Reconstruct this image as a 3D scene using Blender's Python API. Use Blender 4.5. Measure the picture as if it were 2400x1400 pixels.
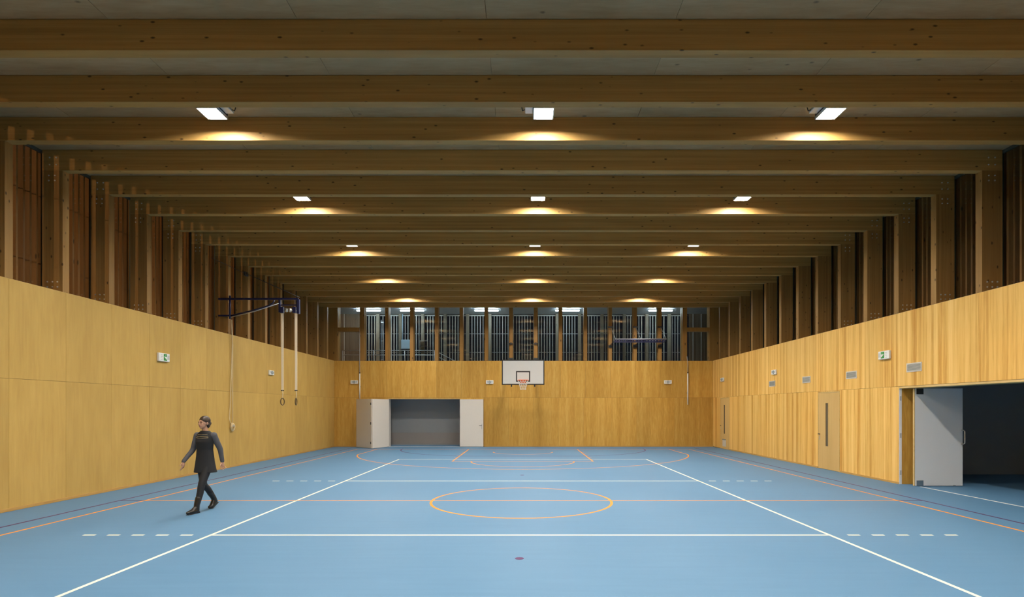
import bpy, bmesh, math, random
from mathutils import Vector, Matrix
random.seed(7)
PI = math.pi
for o in list(bpy.data.objects): bpy.data.objects.remove(o)
SC = bpy.context.scene
COL = SC.collection

# ------------------------------------------------------------------ camera, world, exposure
F, CAMZ = 1295.0, 1.825               # focal length in pixels (2400 px wide frame), eye height in metres
cd = bpy.data.cameras.new('camera'); cam = bpy.data.objects.new('camera', cd); COL.objects.link(cam)
cd.sensor_width = 36.0; cd.lens = 36.0 * F / 2400.0
cam.location = (0, 0, CAMZ); cam.rotation_euler = (PI/2, 0, 0)
cd.shift_x = -29.0/2400.0; cd.shift_y = 259.0/2400.0
cd.clip_end = 300
SC.camera = cam
w = bpy.data.worlds.new('night_sky'); SC.world = w; w.use_nodes = True
w.node_tree.nodes['Background'].inputs[0].default_value = (0.012, 0.02, 0.035, 1)
w.node_tree.nodes['Background'].inputs[1].default_value = 0.25
SC.view_settings.view_transform = 'Standard'; SC.view_settings.look = 'None'
SC.view_settings.gamma = 1.0; SC.view_settings.use_curve_mapping = False
SC.view_settings.exposure = 0.0
LAMP_L = 570.0                         # radiance of the hall floodlights
TUBE_L = 80.0                          # radiance of the corridor tubes

# street light on a tall mast, 40 m to the left of the hall: stripes through the slats
sd = bpy.data.lights.new('street_light', 'SPOT'); sl = bpy.data.objects.new('street_light', sd); COL.objects.link(sl)
sl.location = (-50, -8.5, 14.4); sd.energy = 36000; sd.color = (1.0, 0.50, 0.16); sd.shadow_soft_size = 0.25
sd.spot_size = math.radians(56); sd.spot_blend = 0.5
sl.rotation_euler = (Vector((-9.5, 15, 5.5)) - Vector(sl.location)).to_track_quat('-Z', 'Y').to_euler()

# ------------------------------------------------------------------ dimensions
XL, XR = -9.17, 9.09                   # side wall panel faces
YB, YF = 26.64, -4.5                   # end walls
ZP, ZJ = 4.15, 2.37                    # panel top, panel joint
ZB, ZC = 6.565, 6.98                   # beam soffit, ceiling
BAY, Y0, BT, CD = 1.2253, 7.30, 0.16, 0.41
XO_L, XO_R = XL - CD, XR + CD          # outer edge of columns
YB2 = 27.05
def by(k): return Y0 + BAY*k

# ------------------------------------------------------------------ material helpers
MATS = {}
def nmat(name):
    m = bpy.data.materials.new(name); m.use_nodes = True
    nt = m.node_tree; b = nt.nodes['Principled BSDF']; MATS[name] = m
    return m, nt, b
def plain(name, col, rough=0.5, metal=0.0, spec=0.5, noise=0.0):
    m, nt, b = nmat(name)
    b.inputs['Base Color'].default_value = (*col, 1); b.inputs['Roughness'].default_value = rough
    b.inputs['Metallic'].default_value = metal; b.inputs['Specular IOR Level'].default_value = spec
    if noise:
        tc = nt.nodes.new('ShaderNodeTexCoord'); n = nt.nodes.new('ShaderNodeTexNoise'); n.inputs['Scale'].default_value = 6
        n.inputs['Detail'].default_value = 4
        mx = nt.nodes.new('ShaderNodeMix'); mx.data_type = 'RGBA'
        mx.inputs[6].default_value = (*[c*(1-noise) for c in col], 1); mx.inputs[7].default_value = (*[min(1, c*(1+noise)) for c in col], 1)
        nt.links.new(tc.outputs['Object'], n.inputs['Vector']); nt.links.new(n.outputs['Fac'], mx.inputs[0])
        nt.links.new(mx.outputs[2], b.inputs['Base Color'])
    return m
def glow(name, col, s):
    m = bpy.data.materials.new(name); m.use_nodes = True; nt = m.node_tree
    nt.nodes.remove(nt.nodes['Principled BSDF'])
    e = nt.nodes.new('ShaderNodeEmission'); e.inputs[0].default_value = (*col, 1); e.inputs[1].default_value = s
    nt.links.new(e.outputs[0], nt.nodes['Material Output'].inputs[0]); MATS[name] = m
    return m
def glass(name, tint=(0.93, 0.96, 0.96), ior=1.5):
    m = bpy.data.materials.new(name); m.use_nodes = True; nt = m.node_tree
    nt.nodes.remove(nt.nodes['Principled BSDF'])
    t = nt.nodes.new('ShaderNodeBsdfTransparent'); t.inputs[0].default_value = (*tint, 1)
    g = nt.nodes.new('ShaderNodeBsdfGlossy'); g.inputs['Roughness'].default_value = 0.0
    ge = nt.nodes.new('ShaderNodeNewGeometry'); dt = nt.nodes.new('ShaderNodeVectorMath'); dt.operation = 'DOT_PRODUCT'   # Schlick, the same from both sides of a thin pane
    nt.links.new(ge.outputs['Normal'], dt.inputs[0]); nt.links.new(ge.outputs['Incoming'], dt.inputs[1])
    def mth(op, a, b, c=None):
        n = nt.nodes.new('ShaderNodeMath'); n.operation = op
        for i, v in enumerate((a, b, c)):
            if v is None: continue
            if isinstance(v, (int, float)): n.inputs[i].default_value = v
            else: nt.links.new(v, n.inputs[i])
        return n.outputs[0]
    fr_ = mth('MULTIPLY_ADD', mth('POWER', mth('SUBTRACT', 1.0, mth('ABSOLUTE', dt.outputs['Value'], None)), 5.0), 0.93, 0.065)
    mx = nt.nodes.new('ShaderNodeMixShader'); nt.links.new(fr_, mx.inputs[0])
    nt.links.new(t.outputs[0], mx.inputs[1]); nt.links.new(g.outputs[0], mx.inputs[2])
    nt.links.new(mx.outputs[0], nt.nodes['Material Output'].inputs[0]); MATS[name] = m
    return m
def wood(name, dark, mid, light, grain=(8, 8, 0.35), band=(2.2, 2.2, 0.12), bandfac=0.5, knots=0.0, knotscale=(3, 3, 3),
         knotsize=0.06, rough=0.55, var=0.10, bump=0.02, laminate=None, fig=0.35, spec=0.35):
    """timber: fine stretched grain, broad bands, knots, per-piece tone"""
    m, nt, b = nmat(name); N = nt.nodes.new; L = nt.links.new
    tc = N('ShaderNodeTexCoord'); oi = N('ShaderNodeObjectInfo')
    off = N('ShaderNodeVectorMath'); off.operation = 'MULTIPLY_ADD'
    cmb = N('ShaderNodeCombineXYZ')
    for i in range(3): L(oi.outputs['Random'], cmb.inputs[i])
    L(cmb.outputs[0], off.inputs[0]); off.inputs[1].default_value = (37.1, 23.7, 11.3); L(tc.outputs['Object'], off.inputs[2])
    def noise(scale, detail=4, dist=0.0, rgh=0.6):
        mp = N('ShaderNodeMapping'); mp.inputs['Scale'].default_value = scale; L(off.outputs[0], mp.inputs[0])
        n = N('ShaderNodeTexNoise'); n.inputs['Scale'].default_value = 1.0; n.inputs['Detail'].default_value = detail
        n.inputs['Distortion'].default_value = dist; n.inputs['Roughness'].default_value = rgh
        L(mp.outputs[0], n.inputs['Vector']); return n
    g = noise(grain, 5, 0.6); bd = noise(band, 2, 0.3)
    mixf = N('ShaderNodeMix'); mixf.data_type = 'FLOAT'; mixf.inputs[0].default_value = bandfac
    L(g.outputs['Fac'], mixf.inputs[2]); L(bd.outputs['Fac'], mixf.inputs[3])
    cr = N('ShaderNodeValToRGB'); e = cr.color_ramp.elements
    e[0].position = 0.5 - fig*0.5; e[0].color = (*dark, 1); e[1].position = 0.5 + fig*0.5; e[1].color = (*light, 1)
    me = e.new(0.5); me.color = (*mid, 1)
    L(mixf.outputs[0], cr.inputs[0])
    hs = N('ShaderNodeHueSaturation')
    mr = N('ShaderNodeMapRange'); mr.inputs[3].default_value = 1-var; mr.inputs[4].default_value = 1+var
    L(oi.outputs['Random'], mr.inputs[0]); L(mr.outputs[0], hs.inputs['Value']); L(cr.outputs[0], hs.inputs['Color'])
    col = hs.outputs[0]
    if laminate:                                   # thin glue lines of a glulam member, along z (beams) or x (columns)
        ax, pitch = laminate
        sp = N('ShaderNodeSeparateXYZ'); L(tc.outputs['Object'], sp.inputs[0])
        d = N('ShaderNodeMath'); d.operation = 'DIVIDE'; d.inputs[1].default_value = pitch; L(sp.outputs[ax], d.inputs[0])
        fl = N('ShaderNodeMath'); fl.operation = 'FLOOR'; L(d.outputs[0], fl.inputs[0])
        wn = N('ShaderNodeTexWhiteNoise'); wn.noise_dimensions = '2D'
        cb = N('ShaderNodeCombineXYZ'); L(fl.outputs[0], cb.inputs[0]); L(oi.outputs['Random'], cb.inputs[1]); L(cb.outputs[0], wn.inputs['Vector'])
        mr2 = N('ShaderNodeMapRange'); mr2.inputs[3].default_value = 0.86; mr2.inputs[4].default_value = 1.1; L(wn.outputs[0], mr2.inputs[0])
        h2 = N('ShaderNodeHueSaturation'); L(mr2.outputs[0], h2.inputs['Value']); L(col, h2.inputs['Color']); col = h2.outputs[0]
    if knots:
        mp = N('ShaderNodeMapping'); mp.inputs['Scale'].default_value = knotscale; L(off.outputs[0], mp.inputs[0])
        v = N('ShaderNodeTexVoronoi'); v.inputs['Scale'].default_value = 1.0; v.inputs['Randomness'].default_value = 1.0
        L(mp.outputs[0], v.inputs['Vector'])
        k = N('ShaderNodeMapRange'); k.inputs[1].default_value = knotsize*0.6; k.inputs[2].default_value = knotsize*1.4
        k.inputs[3].default_value = knots; k.inputs[4].default_value = 0.0; L(v.outputs['Distance'], k.inputs[0])
        sc_ = N('ShaderNodeSeparateColor'); L(v.outputs['Color'], sc_.inputs[0])
        gt = N('ShaderNodeMath'); gt.operation = 'GREATER_THAN'; gt.inputs[1].default_value = 0.5; L(sc_.outputs[0], gt.inputs[0])
        km = N('ShaderNodeMath'); km.operation = 'MULTIPLY'; L(k.outputs[0], km.inputs[0]); L(gt.outputs[0], km.inputs[1])
        mk = N('ShaderNodeMix'); mk.data_type = 'RGBA'; L(km.outputs[0], mk.inputs[0]); L(col, mk.inputs[6])
        mk.inputs[7].default_value = (*[c*0.18 for c in dark], 1); col = mk.outputs[2]
    L(col, b.inputs['Base Color']); b.inputs['Roughness'].default_value = rough; b.inputs['Specular IOR Level'].default_value = spec
    if bump:
        bp = N('ShaderNodeBump'); bp.inputs['Strength'].default_value = bump*5; bp.inputs['Distance'].default_value = 0.002
        L(g.outputs['Fac'], bp.inputs['Height']); L(bp.outputs[0], b.inputs['Normal'])
    return m

M_PLY_L = wood('plywood_tan', (0.457, 0.279, 0.071), (0.517, 0.327, 0.086), (0.576, 0.369, 0.104), grain=(14, 14, 1.2), band=(2.4, 2.4, 0.8), bandfac=0.5, var=0.045, fig=0.40, bump=0.03)
M_PLY_R = wood('plywood_pine', (0.552, 0.259, 0.039), (0.759, 0.448, 0.115), (0.862, 0.558, 0.184), grain=(26, 26, 1.3), band=(6.0, 6.0, 0.09), bandfac=0.72, var=0.06, fig=0.30, bump=0.03)
M_PLY_B = wood('plywood_amber', (0.471, 0.244, 0.039), (0.564, 0.313, 0.057), (0.644, 0.385, 0.090), grain=(22, 22, 2.4), band=(3.4, 3.4, 0.14), bandfac=0.5, var=0.085, fig=0.27, bump=0.03)
M_BEAM = wood('glulam_beam', (0.31, 0.168, 0.046), (0.39, 0.225, 0.064), (0.47, 0.29, 0.092), grain=(0.5, 12, 26), band=(0.22, 3, 5), bandfac=0.4, knots=0.95, knotscale=(4.2, 9.0, 9.0), knotsize=0.12, var=0.08, fig=0.45, laminate=(2, 0.045), bump=0.02)
M_COL = wood('glulam_column', (0.22, 0.11, 0.028), (0.295, 0.16, 0.045), (0.37, 0.215, 0.07), grain=(26, 12, 0.5), band=(5, 3, 0.22), bandfac=0.4, knots=0.9, knotscale=(9.0, 9.0, 4.5), knotsize=0.13, var=0.08, fig=0.45, laminate=(0, 0.045), bump=0.02)
M_MULL = wood('timber_mullion', (0.25, 0.12, 0.026), (0.31, 0.16, 0.038), (0.37, 0.20, 0.055), grain=(26, 12, 0.5), band=(5, 3, 0.22), knots=0.9, knotscale=(6, 6, 2.2), knotsize=0.13, var=0.08, fig=0.45)
M_FIN = wood('larch_slat', (0.19, 0.075, 0.02), (0.28, 0.125, 0.036), (0.36, 0.18, 0.058), grain=(30, 30, 0.7), band=(4, 4, 0.2), knots=0.9, knotscale=(8, 8, 2.5), knotsize=0.13, var=0.25, fig=0.4)
M_POST_G = wood('weathered_post', (0.20, 0.165, 0.115), (0.27, 0.23, 0.17), (0.33, 0.29, 0.22), grain=(30, 30, 0.7), band=(4, 4, 0.2), knots=0.8, knotscale=(8, 8, 3), knotsize=0.13, var=0.15, fig=0.4)
M_FIN_G = wood('grey_slat', (0.56, 0.53, 0.47), (0.66, 0.64, 0.58), (0.72, 0.70, 0.65), grain=(30, 30, 0.7), band=(4, 4, 0.2), var=0.15, fig=0.4)
M_FIN_D = wood('dull_board', (0.13, 0.095, 0.06), (0.20, 0.15, 0.10), (0.26, 0.20, 0.14), grain=(30, 30, 0.7), band=(4, 4, 0.2), var=0.15, fig=0.4)
M_CEIL = wood('ceiling_board', (0.30, 0.195, 0.09), (0.39, 0.275, 0.145), (0.46, 0.345, 0.205), grain=(2.2, 14, 8), band=(0.5, 2, 2), bandfac=0.45, knots=0.7, knotscale=(2.5, 4, 4), knotsize=0.09, var=0.07, fig=0.5)
M_SKIRT = wood('timber_skirting', (0.42, 0.23, 0.06), (0.50, 0.29, 0.085), (0.56, 0.34, 0.11), grain=(3, 3, 20), band=(0.6, 0.6, 3), var=0.05)
M_TRIM = wood('pale_edge_timber', (0.55, 0.36, 0.13), (0.62, 0.43, 0.17), (0.68, 0.49, 0.22), grain=(3, 3, 12), band=(1, 1, 1), var=0.03)
M_DOORWOOD = wood('door_veneer', (0.560, 0.347, 0.112), (0.627, 0.403, 0.146), (0.672, 0.448, 0.174), grain=(18, 18, 0.8), band=(2, 2, 0.3), var=0.04, fig=0.5)
M_WHITE = plain('cream_laminate', (0.72, 0.675, 0.615), 0.38, noise=0.015)
M_WHITE_LIT = plain('lit_white_laminate', (0.89, 0.89, 0.89), 0.38, noise=0.01)  # white laminate with extra light put into its colour, for pivot leaf and jamb
M_WHITE_P = plain('white_plastic', (0.80, 0.80, 0.77), 0.4)
M_BOARD = plain('board_white', (0.72, 0.71, 0.68), 0.35)
M_BLACK = plain('black_paint', (0.018, 0.014, 0.012), 0.5)
M_STEEL = plain('brushed_steel', (0.55, 0.54, 0.52), 0.32, 0.9)
M_GALV = plain('galvanised_steel', (0.60, 0.62, 0.63), 0.4, 0.75)
M_DKSTEEL = plain('dark_steel', (0.06, 0.065, 0.07), 0.45, 0.6)
M_NAVY = plain('navy_enamel', (0.010, 0.011, 0.048), 0.35)
M_GREYMARK = plain('grey_print', (0.16, 0.20, 0.20), 0.5)
M_PALEMARK = plain('pale_grey_print', (0.45, 0.47, 0.47), 0.5)
M_GREEN = plain('sign_green', (0.03, 0.26, 0.05), 0.4)
M_ORANGE = plain('rim_orange', (0.75, 0.13, 0.03), 0.4)
M_NET = plain('net_cord', (0.75, 0.70, 0.62), 0.8)
M_STRAP = plain('webbing_cream', (0.82, 0.70, 0.52), 0.8)
M_ROPE = plain('cord_cream', (0.75, 0.60, 0.36), 0.85)
M_RING = plain('ring_wood', (0.10, 0.055, 0.012), 0.5)
M_VENT = plain('vent_alu', (0.66, 0.63, 0.57), 0.45, 0.3)
M_VENTD = plain('vent_slat', (0.36, 0.35, 0.31), 0.5, 0.3)
M_STORE = plain('store_grey_paint', (0.33, 0.345, 0.36), 0.7, noise=0.03)
M_STOREDK = plain('store_dark_paint', (0.36, 0.40, 0.43), 0.7, noise=0.03)
M_STORELOW = plain('store_lit_band', (0.34, 0.31, 0.29), 0.6, noise=0.04)  # warmer store grey, hall light put into the colour
M_CORR = plain('corridor_ceiling_paint', (0.55, 0.58, 0.60), 0.6)
M_CONC = plain('corridor_concrete', (0.30, 0.30, 0.30), 0.8, noise=0.1)
M_CORE = plain('wall_core', (0.10, 0.07, 0.035), 0.8)
M_DARKGLASS = plain('dark_vision_glass', (0.11, 0.095, 0.07), 0.12)
M_HEAD = plain('window_head_metal', (0.10, 0.115, 0.10), 0.5, 0.3)
M_BOX = plain('blue_grey_cabinet', (0.42, 0.56, 0.66), 0.5)
M_GROUND = plain('asphalt', (0.05, 0.05, 0.05), 0.9)
M_GLASS = glass('clear_glass')
M_LAMP = glow('lamp_glow', (1.0, 0.94, 0.84), LAMP_L)
M_TUBE = glow('tube_glow', (0.72, 0.90, 1.0), TUBE_L)
M_STREET = glow('street_glow', (1.0, 0.55, 0.2), 60)
LW = plain('line_white', (0.84, 0.79, 0.62), 0.55, spec=0.25)
LO = plain('line_orange', (0.86, 0.29, 0.025), 0.55, spec=0.25)
LP = plain('line_purple', (0.085, 0.022, 0.10), 0.55, spec=0.25)

def floor_mat():
    m, nt, b = nmat('blue_sports_floor'); N = nt.nodes.new; L = nt.links.new
    tc = N('ShaderNodeTexCoord')
    mp = N('ShaderNodeMapping'); mp.inputs['Scale'].default_value = (0.9, 9.0, 1); L(tc.outputs['Object'], mp.inputs[0])
    n = N('ShaderNodeTexNoise'); n.inputs['Scale'].default_value = 1.0; n.inputs['Detail'].default_value = 6; L(mp.outputs[0], n.inputs['Vector'])
    n2 = N('ShaderNodeTexNoise'); n2.inputs['Scale'].default_value = 0.25; n2.inputs['Detail'].default_value = 3; L(tc.outputs['Object'], n2.inputs['Vector'])
    ad = N('ShaderNodeMix'); ad.data_type = 'FLOAT'; ad.inputs[0].default_value = 0.5; L(n.outputs['Fac'], ad.inputs[2]); L(n2.outputs['Fac'], ad.inputs[3])
    cr = N('ShaderNodeValToRGB'); e = cr.color_ramp.elements
    e[0].position = 0.3; e[0].color = (0.082, 0.195, 0.335, 1); e[1].position = 0.7; e[1].color = (0.115, 0.238, 0.385, 1)
    L(ad.outputs[0], cr.inputs[0]); L(cr.outputs[0], b.inputs['Base Color'])
    mr = N('ShaderNodeMapRange'); mr.inputs[3].default_value = 0.50; mr.inputs[4].default_value = 0.62; L(n.outputs['Fac'], mr.inputs[0]); L(mr.outputs[0], b.inputs['Roughness'])
    b.inputs['Specular IOR Level'].default_value = 0.22
    bp = N('ShaderNodeBump'); bp.inputs['Strength'].default_value = 0.06; bp.inputs['Distance'].default_value = 0.004; L(n.outputs['Fac'], bp.inputs['Height']); L(bp.outputs[0], b.inputs['Normal'])
    return m
M_FLOOR = floor_mat()

# ------------------------------------------------------------------ mesh helpers
def link(o, parent=None):
    COL.objects.link(o)
    if parent is not None: o.parent = parent
    return o
def to_mesh(name, bm, mat, smooth=False):
    bmesh.ops.recalc_face_normals(bm, faces=bm.faces[:])
    me = bpy.data.meshes.new(name); bm.to_mesh(me); bm.free()
    if mat: me.materials.append(mat)
    if smooth:
        for p in me.polygons: p.use_smooth = True
    return me
def mk(name, bm, mat, parent=None, loc=(0, 0, 0), rot=(0, 0, 0), smooth=False):
    o = bpy.data.objects.new(name, to_mesh(name, bm, mat, smooth)); o.location = loc; o.rotation_euler = rot
    return link(o, parent)
def mko(name, me, parent=None, loc=(0, 0, 0), rot=(0, 0, 0)):
    o = bpy.data.objects.new(name, me); o.location = loc; o.rotation_euler = rot
    return link(o, parent)
def abox(bm, lo, hi):
    vs = [bm.verts.new((x, y, z)) for x in (lo[0], hi[0]) for y in (lo[1], hi[1]) for z in (lo[2], hi[2])]
    for f in ((0,1,3,2),(4,6,7,5),(0,4,5,1),(2,3,7,6),(0,2,6,4),(1,5,7,3)): bm.faces.new([vs[i] for i in f])
def bevel(bm, r, seg=1):
    bmesh.ops.bevel(bm, geom=bm.edges[:], offset=r, segments=seg, affect='EDGES', clamp_overlap=True)
def box(name, lo, hi, mat, parent=None, bev=0.0, loc=None):
    """box given by its corners; origin at its centre"""
    c = [(a+b)/2 for a, b in zip(lo, hi)]; h = [abs(b-a)/2 for a, b in zip(lo, hi)]
    bm = bmesh.new(); abox(bm, [-v for v in h], h)
    if bev: bevel(bm, bev)
    return mk(name, bm, mat, parent, loc or c)
def boxes(name, lst, mat, parent=None, bev=0.0, loc=(0, 0, 0)):
    bm = bmesh.new()
    for lo, hi in lst: abox(bm, lo, hi)
    if bev: bevel(bm, bev)
    return mk(name, bm, mat, parent, loc)
def frame_axes(d):
    d = d.normalized(); a = Vector((0, 0, 1)) if abs(d.z) < 0.9 else Vector((1, 0, 0))
    u = d.cross(a).normalized(); return u, d.cross(u).normalized()
def atube(bm, pts, r, seg=8, closed=False, cap=True):
    pts = [Vector(p) for p in pts]; n = len(pts); rs = r if isinstance(r, (list, tuple)) else [r]*n
    rings = []; u = None
    for i, p in enumerate(pts):
        if closed: d = pts[(i+1) % n] - pts[i-1]
        else: d = pts[min(i+1, n-1)] - pts[max(i-1, 0)]
        d.normalize()
        if u is None: u, _ = frame_axes(d)
        u = (u - d*u.dot(d)).normalized(); v = d.cross(u)
        rings.append([bm.verts.new(p + rs[i]*(math.cos(2*PI*j/seg)*u + math.sin(2*PI*j/seg)*v)) for j in range(seg)])
    for i in range(n if closed else n-1):
        A, B = rings[i], rings[(i+1) % n]
        for j in range(seg): bm.faces.new((A[j], A[(j+1) % seg], B[(j+1) % seg], B[j]))
    if cap and not closed:
        bm.faces.new(rings[0][::-1]); bm.faces.new(rings[-1])
def tube(name, pts, r, mat, parent=None, seg=8, closed=False, loc=(0, 0, 0)):
    bm = bmesh.new(); atube(bm, pts, r, seg, closed); return mk(name, bm, mat, parent, loc, smooth=True)
def empty(name, loc=(0, 0, 0), rz=0.0):
    o = bpy.data.objects.new(name, None); o.empty_display_size = 0.1; o.location = loc; o.rotation_euler = (0, 0, rz)
    return link(o)
def tag(o, label, cat, group=None):
    o['label'] = label; o['category'] = cat
    if group: o['group'] = group
    return o
def struct(o, label=None, cat=None):
    o['kind'] = 'structure'
    if label: o['label'] = label; o['category'] = cat
    return o
def copy_tree(o, parent=None):
    c = o.copy(); COL.objects.link(c); c.parent = parent
    for ch in list(o.children): copy_tree(ch, c)
    return c
_pan = {}
def panel(parent, name, lo, hi, mat, gap=0.002, bev=0.002):
    """one board of a clad wall or ceiling, mesh shared by size"""
    lo = [lo[i]+gap if hi[i]-lo[i] > 0.1 else lo[i] for i in range(3)]; hi = [hi[i]-gap if hi[i]-lo[i] > 0.1 else hi[i] for i in range(3)]
    key = (mat.name, *[round(b-a, 3) for a, b in zip(lo, hi)])
    if key not in _pan:
        bm = bmesh.new(); h = [(b-a)/2 for a, b in zip(lo, hi)]; abox(bm, [-v for v in h], h); bevel(bm, bev); _pan[key] = to_mesh(name, bm, mat)
    return mko(name, _pan[key], parent, [(a+b)/2 for a, b in zip(lo, hi)])

# ------------------------------------------------------------------ floor and court lines
XC, YC = -0.06, 10.99                  # centre of the court
floor = mk('floor', (lambda b: (abox(b, (XO_L-0.1, YF-0.2, -0.2), (15.2, 28.3, 0)), b)[1])(bmesh.new()), M_FLOOR)
struct(floor, 'blue sports floor with painted court lines', 'floor')
ZT = 0.0012
def line(name, x0, x1, y0, y1, mat, z=ZT):
    return boxes(name, [((x0, y0, 0.0001), (x1, y1, z))], mat, floor)
def arc_line(name, pts, width, mat, z=ZT, closed=False):
    bm = bmesh.new(); n = len(pts); rows = []
    for i in range(n):
        a = Vector(pts[(i-1) % n] if closed or i else pts[0]); b = Vector(pts[(i+1) % n] if closed or i < n-1 else pts[-1])
        d = (b-a).normalized(); nn = Vector((-d.y, d.x)); p = Vector(pts[i])
        q, s = p + nn*width/2, p - nn*width/2
        rows.append([bm.verts.new((q.x, q.y, 0.0001)), bm.verts.new((q.x, q.y, z)), bm.verts.new((s.x, s.y, z)), bm.verts.new((s.x, s.y, 0.0001))])
    for i in range(n if closed else n-1):
        A, B = rows[i], rows[(i+1) % n]
        for j in range(4): bm.faces.new((A[j], A[(j+1) % 4], B[(j+1) % 4], B[j]))
    if not closed: bm.faces.new(rows[0]); bm.faces.new(rows[-1][::-1])
    return mk(name, bm, mat, floor)
lw = 0.05
for s in (-1, 1):
    x = XC + s*4.5; line('side_line', min(x, x-s*lw), max(x, x-s*lw), YC-9, YC+9, LW)
for s in (-1, 1):
    line('end_line', XC-4.5, XC+4.5, YC+s*9-lw/2, YC+s*9+lw/2, LW, ZT+0.0002)
    line('attack_line', XC-4.5, XC+4.5, YC+s*3-lw/2, YC+s*3+lw/2, LW, ZT+0.0002)
    for t in (-1, 1):
        for i in range(5):
            a = 4.5 + 0.235 + i*0.352; x0, x1 = XC+t*a, XC+t*(a+0.175)
            line('line_dash', min(x0, x1), max(x0, x1), YC+s*3-lw/2, YC+s*3+lw/2, LW)
for s in (-1, 1):
    line('side_line', XC+s*7.5-lw/2, XC+s*7.5+lw/2, YC-14, YC+14, LO)
    line('side_line', XC+s*8.0-lw/2, XC+s*8.0+lw/2, YC-14.6, YC+14.9, LP)
    x0, x1 = sorted((XC+s*7.5, XC+s*8.0)); line('centre_line', x0, x1, YC-lw/2, YC+lw/2, LP)
    line('end_line', XC-7.5, XC+7.5, YC+s*14-lw/2, YC+s*14+lw/2, LO)
line('centre_line', XC-7.5, XC+7.5, YC-lw/2, YC+lw/2, LO, ZT+0.0004)
def circ(cx, cy, r, a0, a1, n):
    return [(cx+r*math.cos(a0+(a1-a0)*i/n), cy+r*math.sin(a0+(a1-a0)*i/n)) for i in range(n+1)]
arc_line('centre_circle', circ(XC, YC, 1.775, 0, 2*PI, 96)[:-1], lw, LO, ZT+0.0006, True)
for s in (-1, 1):
    ye = YC + s*14; yb = ye - s*1.575; a = PI if s > 0 else 0
    th = math.acos(6.6/6.725)
    p = circ(XC, yb, 6.725, PI+th, 2*PI-th, 72) if s > 0 else circ(XC, yb, 6.725, th, PI-th, 72)
    p = [(p[0][0], ye)] + p + [(p[-1][0], ye)]
    arc_line('three_point_line', p, lw, LO, ZT+0.0003)
    for t in (-1, 1):
        y0, y1 = sorted((ye, ye-s*5.8)); line('key_line', XC+t*2.45-lw/2, XC+t*2.45+lw/2, y0, y1, LO)
        for d in (1.75, 2.6, 3.45, 4.3):
            x0, x1 = sorted((XC+t*2.45, XC+t*2.57)); line('key_mark', x0, x1, ye-s*d-lw/2, ye-s*d+lw/2, LO)
    line('free_throw_line', XC-2.45, XC+2.45, ye-s*5.8-lw/2, ye-s*5.8+lw/2, LO, ZT+0.0002)
    arc_line('free_throw_arc', circ(XC, ye-s*5.8, 1.775, PI, 2*PI, 40) if s > 0 else circ(XC, ye-s*5.8, 1.775, 0, PI, 40), lw, LO, ZT+0.0005)
    arc_line('no_charge_arc', circ(XC, yb, 1.25, PI, 2*PI, 30) if s > 0 else circ(XC, yb, 1.25, 0, PI, 30), lw, LO)
    yg = YC + s*14.3
    if s > 0: p = circ(XC-1.55, yg, 3.95, PI, 1.5*PI, 30) + circ(XC+1.55, yg, 3.95, 1.5*PI, 2*PI, 30)
    else: p = circ(XC+1.55, yg, 3.95, 0, 0.5*PI, 30) + circ(XC-1.55, yg, 3.95, 0.5*PI, PI, 30)
    arc_line('goal_area_line', p, lw, LP, ZT+0.0007)
    bm = bmesh.new(); bmesh.ops.create_cone(bm, cap_ends=True, segments=24, radius1=0.055, radius2=0.055, depth=0.0014)
    mk('penalty_spot', bm, LP, floor, (XC, YC+s*4.25, 0.0008))

# ------------------------------------------------------------------ walls with plywood panels
joints = [by(k)+BT/2 for k in range(-9, 16)]
edges = [YF] + [j for j in joints if YF+0.3 < j < YB-0.3] + [YB]
PT = 0.015
wl = struct(boxes('wall_left', [((XO_L, YF, 0), (XL-PT, YB2, ZP-0.004))], M_CORE), 'left wall clad in tan plywood panels', 'wall')
for a, b in zip(edges[:-1], edges[1:]):
    panel(wl, 'panel', (XL-PT, a, 0.02), (XL, b, ZJ), M_PLY_L)
    panel(wl, 'panel', (XL-PT, a, ZJ), (XL, b, ZP), M_PLY_L)
bl = struct(boxes('baseboard_left', [((XL, YF, 0), (XL+0.014, YB, 0.055))], M_SKIRT, bev=0.003), 'low timber skirting along the left wall', 'skirting')

# right wall: two doors and a wide store opening
OY0, OY1, OZ = 5.2, 13.40, 2.32
D2 = (15.93, 17.10); D1 = (24.50, 25.62)
wr = struct(boxes('wall_right', [((XR+PT, OY1+0.012, 0), (XO_R, YB2, ZP-0.004)), ((XR+PT, YF, 0), (XO_R, OY0-0.012, ZP-0.004)),
                                ((XR+PT, OY0-0.012, OZ+0.014), (XO_R, OY1+0.012, ZP-0.004))], M_CORE), 'right wall clad in streaky golden plywood panels', 'wall')
def r_lower(a, b):
    panel(wr, 'panel', (XR, a, 0.02), (XR+PT, b, ZJ), M_PLY_R)
for a, b in zip(edges[:-1], edges[1:]):
    panel(wr, 'panel', (XR, a, ZJ), (XR+PT, b, ZP), M_PLY_R)
cuts = sorted(set([YF, OY0] + [e for e in edges if e < OY0-0.3 and e > YF]))
for a, b in zip(cuts[:-1], cuts[1:]): r_lower(a, b)
e2 = [OY1, 14.73, D2[0], D2[1], 18.31, 19.53, 20.76, 21.98, 23.2, D1[0], D1[1], YB]
for a, b in zip(e2[:-1], e2[1:]):
    if (a, b) in (D1, D2): 
        panel(wr, 'panel', (XR, a, 2.335), (XR+PT, b, ZJ), M_PLY_R); continue
    r_lower(a, b)
boxes('opening_head', [((XR-0.004, OY0-0.02, OZ), (XO_R, OY1+0.01, OZ+0.045))], M_TRIM, wr, bev=0.002)
boxes('opening_reveal', [((XR+0.06, OY1, 0), (XO_R, OY1+0.012, OZ))], M_PLY_B, wr)
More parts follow.
